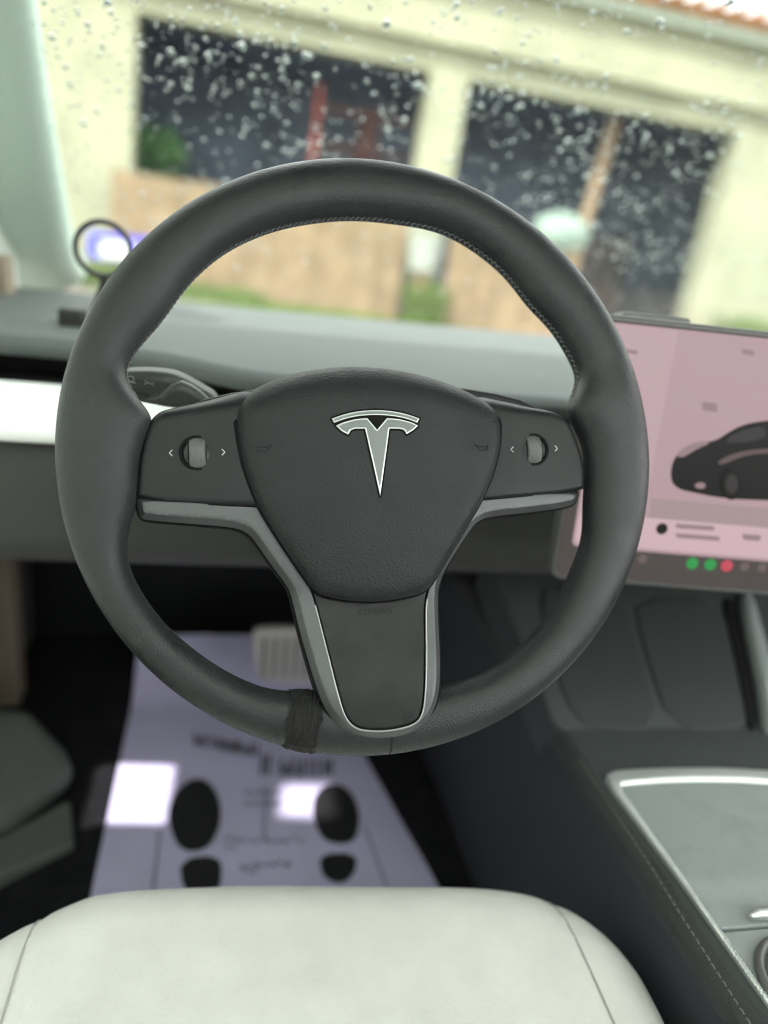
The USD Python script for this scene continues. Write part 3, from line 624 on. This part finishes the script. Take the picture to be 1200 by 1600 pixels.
rr_ = lambda x0, y0, x1, y1, r_: sg.box(x0+r_, y0+r_, x1-r_, y1-r_).buffer(r_)
bez = rr_(c_l, sb0, c_l+SW, sb0+SH, .010)
obj('screen_housing', smesh(pillow(bez, -.0025, .003, .003, -.014, g=.02, s=.004, rmax=.003)), 'screen_frame', screen)
glassp = rr_(c_l+.0035, sb0+.0035, c_l+SW-.0035, sb0+SH-.0035, .008)
sheet = lambda p, lift: smesh(pillow(p, lift, .0001, .0001, lift-.0006, g=.03, s=.003))
obj('bezel', sheet(glassp, -.0020), 'screen_dock', screen)
def rect_px(px): return sg.Polygon(son(px))
x_in = son([(898, 830)])[0][0]; y_dock = son([(1000, 862)])[0][1]; y_topd = sb0+SH-.0055; xe = c_l+SW-.008
x_mid = son([(1026, 700)])[0][0]
DISP = rr_(x_in, y_dock, xe, y_topd, .004)
dsp = obj('display', sheet(DISP, -.0012), 'screen_pink', screen)
obj('left_pane', sheet(sg.box(x_in+.001, y_dock+.004, x_mid, y_topd-.001), -.0006), 'screen_left', dsp)
fl_ = son([(1040, 780)])[0]; cd = son([(1020, 812)])[0]
obj('floor_patch', sheet(sg.box(x_mid+.004, cd[1], xe-.002, fl_[1]), -.0006), 'screen_floor', dsp)
obj('info_card', sheet(rr_(x_in+.002, y_dock+.003, xe-.003, cd[1]+.001, .003), .0001), 'screen_card', dsp)
carp = sg.Polygon(chaikin(son([(1048, 752), (1050, 722), (1066, 702), (1098, 690), (1118, 690), (1150, 668), (1180, 659), (1230, 655), (1320, 662), (1390, 690), (1400, 745), (1390, 775), (1300, 785), (1200, 782), (1130, 779), (1075, 768), (1060, 764)]), 2))
obj('car_picture', sheet(carp, .0001), 'screen_car', dsp, label='dark car picture on the screen')
obj('car_bonnet', sheet(sg.Polygon(chaikin(son([(1054, 712), (1072, 696), (1100, 688), (1112, 692), (1090, 700), (1066, 716)]), 2)), .0007), 'screen_grey', dsp)
obj('car_side', sheet(sg.Polygon(chaikin(son([(1118, 722), (1150, 706), (1200, 700), (1300, 704), (1300, 708), (1200, 707), (1160, 712), (1124, 728)]), 2)), .0007), 'screen_car_light', dsp)
obj('car_lamp', sheet(sg.Polygon(chaikin(son([(1083, 756), (1100, 752), (1104, 763), (1088, 764)]), 2)), .0007), 'screen_grey', dsp)
for px in ([(1128, 690), (1152, 674), (1182, 667), (1196, 668), (1196, 686), (1150, 694)], [(1204, 668), (1250, 666), (1310, 674), (1325, 688), (1204, 687)]):
    obj('car_window', sheet(sg.Polygon(chaikin(son(px), 1)), .0007), 'screen_window', dsp)
for cx_ in (1142, 1345):
    wpx = [(cx_+17*math.cos(a), 756+25*math.sin(a)+.13*(cx_-1142)) for a in np.linspace(0, 2*np.pi, 28, endpoint=False)]
    obj('car_wheel', sheet(sg.Polygon(son(wpx)), .0010), 'screen_tyre', dsp)
    rpx = [(cx_+10*math.cos(a), 756+16*math.sin(a)+.13*(cx_-1142)) for a in np.linspace(0, 2*np.pi, 28, endpoint=False)]
    obj('car_wheel_rim', sheet(sg.Polygon(son(rpx)), .0014), 'screen_rim', dsp)
def disc(x, y, r_): c = son([(x, y)])[0]; return sg.Point(c).buffer(r_)
obj('song_picture', sheet(disc(1034, 826, .0048), .0007), 'screen_car', dsp)
for px in ([(1056, 818), (1116, 822), (1116, 829), (1056, 825)], [(1056, 833), (1124, 838), (1124, 845), (1056, 840)], [(1160, 834), (1188, 836), (1188, 845), (1160, 843)], [(1098, 628), (1120, 630), (1120, 644), (1098, 641)], [(975, 545), (996, 548), (996, 554), (975, 551)], [(1160, 545), (1178, 548), (1178, 556), (1160, 553)]):
    obj('text_line', sheet(rect_px(px), .0007), 'screen_grey', dsp)
for x, y, c in ((1083, 881, 'screen_green'), (1111, 883, 'screen_green'), (1137, 885, 'screen_red'), (1165, 886, 'screen_dim'), (1192, 888, 'screen_dim'), (1005, 874, 'screen_dim')):
    obj('dock_icon', sheet(disc(x, y, .0050 if c != 'screen_dim' else .004), -.0010), c, screen)
obj('screen_mount', tube([S0+sX*.17+sZ*.02-sN*.012, S0+sX*.17-sN*.10+sZ*.0], .03, 12), 'black_plastic', screen, smooth=40)
tb = son([(985, 490)])[0]
obj('highlight_strip', smesh(pillow(rr_(c_l+.025, sb0+SH-.004, c_l+.08, sb0+SH+.0035, .003), -.010, .002, .002, -.03, g=.02, s=.003)), 'screen_frame', screen)  # grey strip added in place of the highlight behind the screen top

# ------------------------------------------------------------------ windscreen, pillar, ring mount
WY, WZ, WS = .95, -.01, .53     # glass foot (y,z) and slope
def wz(y): return WZ+(WY-y)*WS
wn = np.array([0, WS, 1.]); wn /= np.linalg.norm(wn); wd = np.array([0, -1, WS]); wd /= np.linalg.norm(wd); W0 = np.array([0, WY, WZ])
gl = box(-.42, 1.15, 0, 1.02, -.0025, .0025); v = gl.vertices; gl.vertices = W0+v[:, :1]*[1, 0, 0]+v[:, 1:2]*wd+v[:, 2:3]*wn
ws = thing('windscreen', 'sloping clear car windscreen wet with rain', 'windscreen')
obj('glass_pane', gl, 'glass', ws, smooth=False)
dr = []
ico = trimesh.creation.icosphere(subdivisions=1); keepf = ico.vertices[ico.faces].mean(1)[:, 2] > -.02
dome_v = ico.vertices.copy(); dome_v[:, 2] = np.maximum(dome_v[:, 2], -.02)
r2 = np.random.default_rng(11)
nd = 0
while nd < 6500:
    X, L = r2.uniform(-.36, .95), r2.uniform(.10, .80)
    if r2.random() > .25+.75*sstep(.12, .42, L): continue
    if meshkit.noise(np.array([[X*12, L*12, 0]]), 4)[0] < r2.uniform(.0, .55): continue
    s_ = np.clip(r2.lognormal(math.log(.00122), .46), .0005, .0042); q_ = dome_v*[s_*r2.uniform(.85, 1.15), s_*r2.uniform(.9, 1.35), s_*r2.uniform(.42, .6)]
    if r2.random() < .3:
        a = r2.uniform(0, 6.28); q_[:, 0] += .25*s_*np.sin(q_[:, 1]/s_*2+a)
    P = W0+(q_[:, :1]+X)*[1, 0, 0]+(q_[:, 1:2]+L)*wd+(q_[:, 2:3]+.00285)*wn
    dr.append(trimesh.Trimesh(P, ico.faces, process=False)); nd += 1
obj('raindrops', dr, 'water', None, smooth=True, kind='stuff')
tag(stage.GetPrimAtPath('/World/raindrops'), 'clear raindrops scattered over the outside of the windscreen', 'raindrops')

pil = thing('windscreen_pillar', 'pale grey cloth covered windscreen pillar at the left edge', 'pillar')
PP = W0-wn*.012
def onW(px): Q = np.array([hit(x, y, PP, wn) for x, y in px]); return np.column_stack([Q[:, 0], (Q-PP)@wd])
pxs = [(22, -120), (45, 0), (58, 90), (75, 200), (98, 330), (108, 385), (118, 425), (138, 452), (90, 470), (18, 490), (-60, 505), (-160, 300), (-160, -160)]
pm_ = pillow(sg.Polygon(chaikin(onW(pxs), 1)), 0, .03, .022, -.04, g=.012, s=.008, rmax=.03); v = pm_.vertices
pm_.vertices = PP+v[:, :1]*[1, 0, 0]+v[:, 1:2]*wd-v[:, 2:3]*wn*1.0; pm_.invert()
obj('pillar_cover', pm_, 'pillar_cloth', pil, smooth=45)
dp = np.array([atY(x, y, .62) for x, y in [(-60, 395), (8, 400), (17, 480), (19, 560), (-60, 575)]])[:, [0, 2]]
obj('door_frame', face_y(pillow(sg.Polygon(dp), .006, .006, .006, -.03, g=.02, s=.006, rmax=.006), .62), 'beige_trim', pil)

ring = thing('phone_ring_holder', 'black ring phone holder on a stem at the left of the dashboard', 'phone holder')
YR = .40; c = atY(161, 389, YR); r_ = np.linalg.norm(atY(203, 389, YR)-atY(119, 389, YR))/2
rn = CAM-c; rn /= np.linalg.norm(rn); rx = np.cross([0, 0, 1], rn); rx /= np.linalg.norm(rx); ru = np.cross(rn, rx)
tg = np.linspace(0, 2*np.pi, 64, endpoint=False)
Gr = np.array([[c+(r_+.0029*math.cos(f))*(math.cos(a)*rx+math.sin(a)*ru)+rn*.0030*math.sin(f) for f in np.linspace(0, 2*np.pi, 12, endpoint=False)] for a in tg])
obj('ring', grid_mesh(Gr, True, True), 'ring_black', ring, smooth=True)
b0 = atZ(150, 505, .006); 
obj('stem', tube([c-ru*(r_+.001), c-ru*(r_+.010)-rn*.004, b0+[0, 0, .012]], [.0045, .0048, .006], 10), 'ring_black', ring, smooth=True)
obj('base_pad', trimesh.creation.revolve([(0, 0), (.02, 0), (.02, .006), (.016, .011), (0, .012)], sections=32).apply_translation(b0-[0, 0, .004]), 'ring_black', ring)
obj('dash_box', rounded(np.array([[x, y, z] for x in (b0[0]-.032, b0[0]-.008) for y in (b0[1]-.03, b0[1]+.0) for z in (.002, .022)]), .003), 'ring_black', ring)

# ------------------------------------------------------------------ outside: ground, house, fence, plants (drive slopes 2.2 degrees sideways)
TILT = math.radians(2.2); PIV = np.array([2.2, 9.4, -.9])
RT = trimesh.transformations.rotation_matrix(TILT, [0, 1, 0], PIV)
def out(m):
    if isinstance(m, list): m = trimesh.util.concatenate(m)
    m = m.copy(); m.apply_transform(RT); return m
GZ = -.92
gx = np.concatenate([np.linspace(-150, -12, 8), np.linspace(-10, 14, 60), np.linspace(16, 160, 8)]); gy = np.concatenate([np.linspace(-60, 0, 4), np.linspace(1, 14, 40), np.linspace(16, 220, 8)])
X, Y = np.meshgrid(gx, gy, indexing='ij'); Z = GZ+.015*meshkit.fbm(np.stack([X*.8, Y*.8, 0*X], -1), 3, 2)
obj('ground', out(grid_mesh(np.stack([X, Y, Z], -1))), 'paving', kind='structure', smooth=True)
house = thing('house', 'cream painted building with two wide dark openings and brown roof edge', 'building')
HY = 9.4; LZ = 1.90
w = lambda x0, x1, y0, y1, z0, z1: out(box(x0, x1, y0, y1, z0, z1))
obj('wall', w(-2.80, -1.40, HY, HY+.35, GZ-.3, LZ), 'house_paint', house)
obj('column', w(1.87, 2.33, HY, HY+.35, GZ-.3, LZ), 'house_paint', house)
obj('wall', w(5.90, 14., HY, HY+.35, GZ-.3, LZ), 'house_paint', house)
obj('lintel', w(-2.80, 14., HY-.002, HY+.352, LZ, LZ+.27), 'house_paint', house)
obj('upper_wall', w(-2.86, 14., HY-.14, HY+.34, LZ+.272, 2.86), 'house_paint', house)
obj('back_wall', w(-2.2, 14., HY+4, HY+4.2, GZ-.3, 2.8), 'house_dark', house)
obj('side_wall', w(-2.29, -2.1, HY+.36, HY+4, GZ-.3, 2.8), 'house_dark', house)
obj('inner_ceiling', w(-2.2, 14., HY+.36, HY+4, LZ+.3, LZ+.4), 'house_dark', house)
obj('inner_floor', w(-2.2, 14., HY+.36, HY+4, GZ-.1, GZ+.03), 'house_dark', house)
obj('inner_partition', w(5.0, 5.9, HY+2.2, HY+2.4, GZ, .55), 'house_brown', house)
gut = []
obj('gutter', w(-2.95, 14., HY-.30, HY-.138, 2.80, 2.93), 'gutter_grey', house)
obj('fascia', w(-2.95, 14., HY-.34, HY-.28, 2.932, 3.03), 'fascia_wood', house)
rf = obj('roof', out(trimesh.convex.convex_hull([(x, y, z) for x in (-3.0, 14.) for y, z in ((HY-.38, 3.032), (HY+4.4, 3.35), (HY+4.4, 3.3), (HY-.28, 3.0))])), 'roof_tile', house)
for k in range(44):
    xx = -2.5+k*.26; m = trimesh.creation.cylinder(radius=.05, height=1.0, sections=10); m.apply_transform(trimesh.transformations.rotation_matrix(math.pi/2-.061, [1, 0, 0])); m.apply_translation((xx, HY+.07, 3.05))
    obj('roof_tile', out(m), 'roof_tile', rf)
def fence(x0, x1, label, seed):
    f = thing('wooden_fence', label, 'fence', group=None); r_ = np.random.default_rng(seed); x = x0; FYY = 9.1
    for z in (-.6, .0): obj('fence_rail', out(box(x0, x1, FYY+.022, FYY+.06, z, z+.08)), 'plank_rail', f)
    while x < x1-.05:
        wd_ = r_.uniform(.10, .135); t_ = .30+r_.uniform(-.02, .02)
        P = box(x, min(x+wd_-.006, x1), FYY-.010+r_.uniform(-.004, .004), FYY+.018, GZ+.02, t_); obj('plank', out(P), f'plank_{r_.integers(4)}', f); x += wd_
fence(-1.56, 1.80, 'tan wooden plank fence left of the middle column', 1)
fence(2.36, 4.03, 'shorter tan wooden plank fence right of the middle column', 2)
redf = thing('red_post_frame', 'red painted post frame standing in the left dark opening', 'post frame')
obj('post', w(.63, .69, 9.9, 9.96, GZ, 1.62), 'red_paint', redf); obj('post', w(1.22, 1.46, 10.2, 10.28, GZ, 1.5), 'faded_red', redf)
obj('beam', w(.70, 1.9, 9.92, 9.99, 1.36, 1.41), 'faded_red', redf); obj('beam', w(.70, 1.9, 10.02, 10.07, .96, 1.02), 'faded_red', redf)
tpx = thing('timber_post', 'leaning tan timber post in the right dark opening', 'post')
obj('shaft', out(tube([(4.20, 9.85, GZ), (4.42, 9.85, 1.86)], .075, 4)), 'tan_post', tpx, smooth=False)
tarp = thing('tarpaulin', 'pale green tarpaulin bundle on the right end of the fence', 'tarpaulin')
ic = trimesh.creation.icosphere(subdivisions=4); nv = ic.vertices; ic.vertices = nv*np.array([.36, .16, .22])*(1+.35*(meshkit.fbm(nv*2.2+5, 3, 6)-.5))[:, None]; ic.apply_translation((3.72, 9.10, .40))
obj('sheet', out(ic), 'tarp', tarp, smooth=True)
ws_ = thing('white_container', 'pale white rounded container standing between the two fences', 'container')
bk_ = trimesh.creation.revolve([(0, 0), (.16, 0), (.20, .36), (.21, .36), (.21, .40), (0, .41)], sections=32); bk_.apply_translation((2.03, 9.05, -.28))
obj('shell', out(bk_), 'container_pale', ws_)
obj('stand', w(1.98, 2.08, 9.0, 9.10, GZ, -.281), 'plank_rail', ws_)
sign = thing('blue_sign', 'white sign board with a thick blue border in front of the left fence', 'sign')
s0, s1 = atY(138, 362, 9.0), atY(242, 412, 9.0)
obj('board', box(s0[0], s1[0], 9.0, 9.02, s1[2], s0[2]), 'sign_blue', sign)
dx_ = (s1[0]-s0[0]); dz_ = (s0[2]-s1[2])
obj('panel', box(s0[0]+.17*dx_, s1[0]-.30*dx_, 8.994, 9.003, s1[2]+.02, s0[2]-.28*dz_), 'sign_white', sign)
obj('panel', box(s1[0]-.2*dx_, s1[0]-.02, 8.994, 9.003, s1[2]+.02, s0[2]-.4*dz_), 'sign_white', sign)
obj('leg', box(s0[0]+.1, s0[0]+.14, 9.021, 9.05, GZ-.1, s0[2]-.02), 'plank_rail', sign); obj('leg', box(s1[0]-.14, s1[0]-.1, 9.021, 9.05, GZ-.1, s0[2]-.02), 'plank_rail', sign)
# shrub: leaf faces on twigs; grass: blades
def leaves(n, c, rad, size, seed, up=0.):
    r_ = np.random.default_rng(seed); d = r_.normal(size=(n, 3)); d /= np.linalg.norm(d, axis=1)[:, None]; R_ = r_.uniform(.35, 1, (n, 1))**.6
    ctr = np.array(c)+d*R_*rad*(1+.5*(meshkit.noise(d*2.5+seed, 1)-.5))[:, None]
    a = r_.normal(size=(n, 3)); a[:, 2] += up; a /= np.linalg.norm(a, axis=1)[:, None]; b = np.cross(a, r_.normal(size=(n, 3))); b /= np.linalg.norm(b, axis=1)[:, None]; s_ = size*r_.uniform(.6, 1.3, (n, 1))
    V_ = np.stack([ctr-a*s_, ctr+b*s_*.4, ctr+a*s_, ctr-b*s_*.4], 1).reshape(-1, 3); i = np.arange(n)*4
    return trimesh.Trimesh(V_, np.vstack([np.stack([i, i+1, i+2], 1), np.stack([i, i+2, i+3], 1)]), process=False)
shr = thing('shrub', 'green leafy shrub inside the left dark opening above the fence', 'shrub')
obj('foliage', out(leaves(1500, (-1.18, 9.95, .52), np.array([.32, .28, .33]), .07, 4)), 'leaf', shr, smooth=False)
obj('stem', out(tube([(-1.12, 9.95, GZ), (-1.10, 9.95, -.1), (-1.12, 9.95, .5)], [.04, .03, .015], 8)), 'plank_rail', shr)
def tuft(n, x0, x1, y0, y1, h, seed):
    r_ = np.random.default_rng(seed); x = r_.uniform(x0, x1, n); y = r_.uniform(y0, y1, n); hh = h*r_.uniform(.4, 1, n); a = r_.uniform(0, 6.28, n); l = r_.uniform(.1, .5, n)*hh; wd_ = .012
    b = np.stack([x, y, np.full(n, GZ)], 1); t_ = b+np.stack([np.cos(a)*l, np.sin(a)*l, hh], 1); s_ = np.stack([-np.sin(a), np.cos(a), 0*a], 1)*wd_; mid = (b+t_)/2+[0, 0, 1]*(hh*.12)[:, None]
    V_ = np.stack([b-s_, b+s_, mid+s_*.8, t_, mid-s_*.8], 1).reshape(-1, 3); i = np.arange(n)*5
    return trimesh.Trimesh(V_, np.vstack([np.stack([i, i+1, i+2], 1), np.stack([i, i+2, i+4], 1), np.stack([i+4, i+2, i+3], 1)]), process=False)
g_ = [tuft(2600, -2.2, 4.2, 8.3, 9.05, .09, 1), tuft(420, 1.90, 2.32, 8.8, 9.05, .60, 2), tuft(900, -.9, .2, 8.6, 9.0, .20, 3), tuft(900, -2.0, -1.2, 8.4, 8.9, .30, 4), tuft(900, 6.3, 7.2, 8.8, 9.3, .75, 5)]
obj('grass', out(g_), 'grass', kind='stuff', smooth=False)
tag(stage.GetPrimAtPath('/World/grass'), 'tall green grass and weeds growing at the foot of the fences', 'grass')

# ------------------------------------------------------------------ cabin shell beside and above (outside the frame; shades the interior, with added cloth sheets that shape the light)
roof = thing('car_roof', 'pale lined car roof over the front seats', 'roof')
obj('header_rail', box(-.42, 1.15, .155, .22, .40, .44, .01), 'roof_lining', roof)
obj('lining', box(-.44, 1.2, -.16, .16, .425, .45), 'roof_lining', roof)
obj('added_roof_diffuser', box(-.399, 1.2, -.80, -.161, .430, .434), 'diffuser_cloth', roof)  # translucent sheet added out of view to spread soft light on the seat
obj('roof_rail', box(-.46, -.40, -1.9, -.161, .42, .45), 'roof_lining', roof)
door = thing('car_door', 'dark lined car door with an added pale sun mask left of the seat', 'door')
obj('door_panel', box(-.46, -.42, -.75, .84, -.62, -.28), 'dash_lower', door)
sun_mask_p = sg.box(-.75, -.278, .84, .423)
for px in ([(108, 1206), (168, 1192), (277, 1196), (264, 1288), (160, 1286), (98, 1296)], [(441, 1226), (566, 1228), (578, 1262), (572, 1278), (437, 1274)]):
    Q = np.array([atZ(x, y, FZ+.005) for x, y in px]); T_ = (-.42-Q[:, 0])/SUN_DIR[0]; Q = Q+T_[:, None]*SUN_DIR
    sun_mask_p = sun_mask_p.difference(sg.Polygon(Q[:, 1:]))
shm = trimesh.creation.extrude_polygon(max(getattr(sun_mask_p, 'geoms', [sun_mask_p]), key=lambda g_: g_.area), .004, engine='earcut'); v = shm.vertices
shm.vertices = np.column_stack([-.42-v[:, 2], v[:, 0], v[:, 1]]); shm.fix_normals()
obj('added_sun_mask', shm, 'diffuser_cloth', door, smooth=False)  # added unseen sheet; its gaps are shaped to throw the mat sun patches
obj('door_pillar', box(-.46, -.42, -.90, -.752, -.62, .423), 'beige_trim', door)
rdoor = thing('passenger_door', 'dark lined car door on the far passenger side', 'door')
obj('door_panel', box(1.16, 1.2, -1.0, .84, -.62, -.02), 'dash_lower', rdoor)
bench = thing('rear_bench', 'white rear bench seat behind the front seats', 'seat')
obj('bench_back', box(-.42, 1.15, -1.45, -1.28, -.6, .05, .05), 'white_vinyl', bench)
bk = rounded(np.array([[x, y, z] for x in (-.26, .22) for (y, z) in ((-.66, -.45), (-.54, -.45), (-.86, .26), (-.76, .26))]), .045)
obj('backrest', bk, 'console_leather', seat, smooth=45)
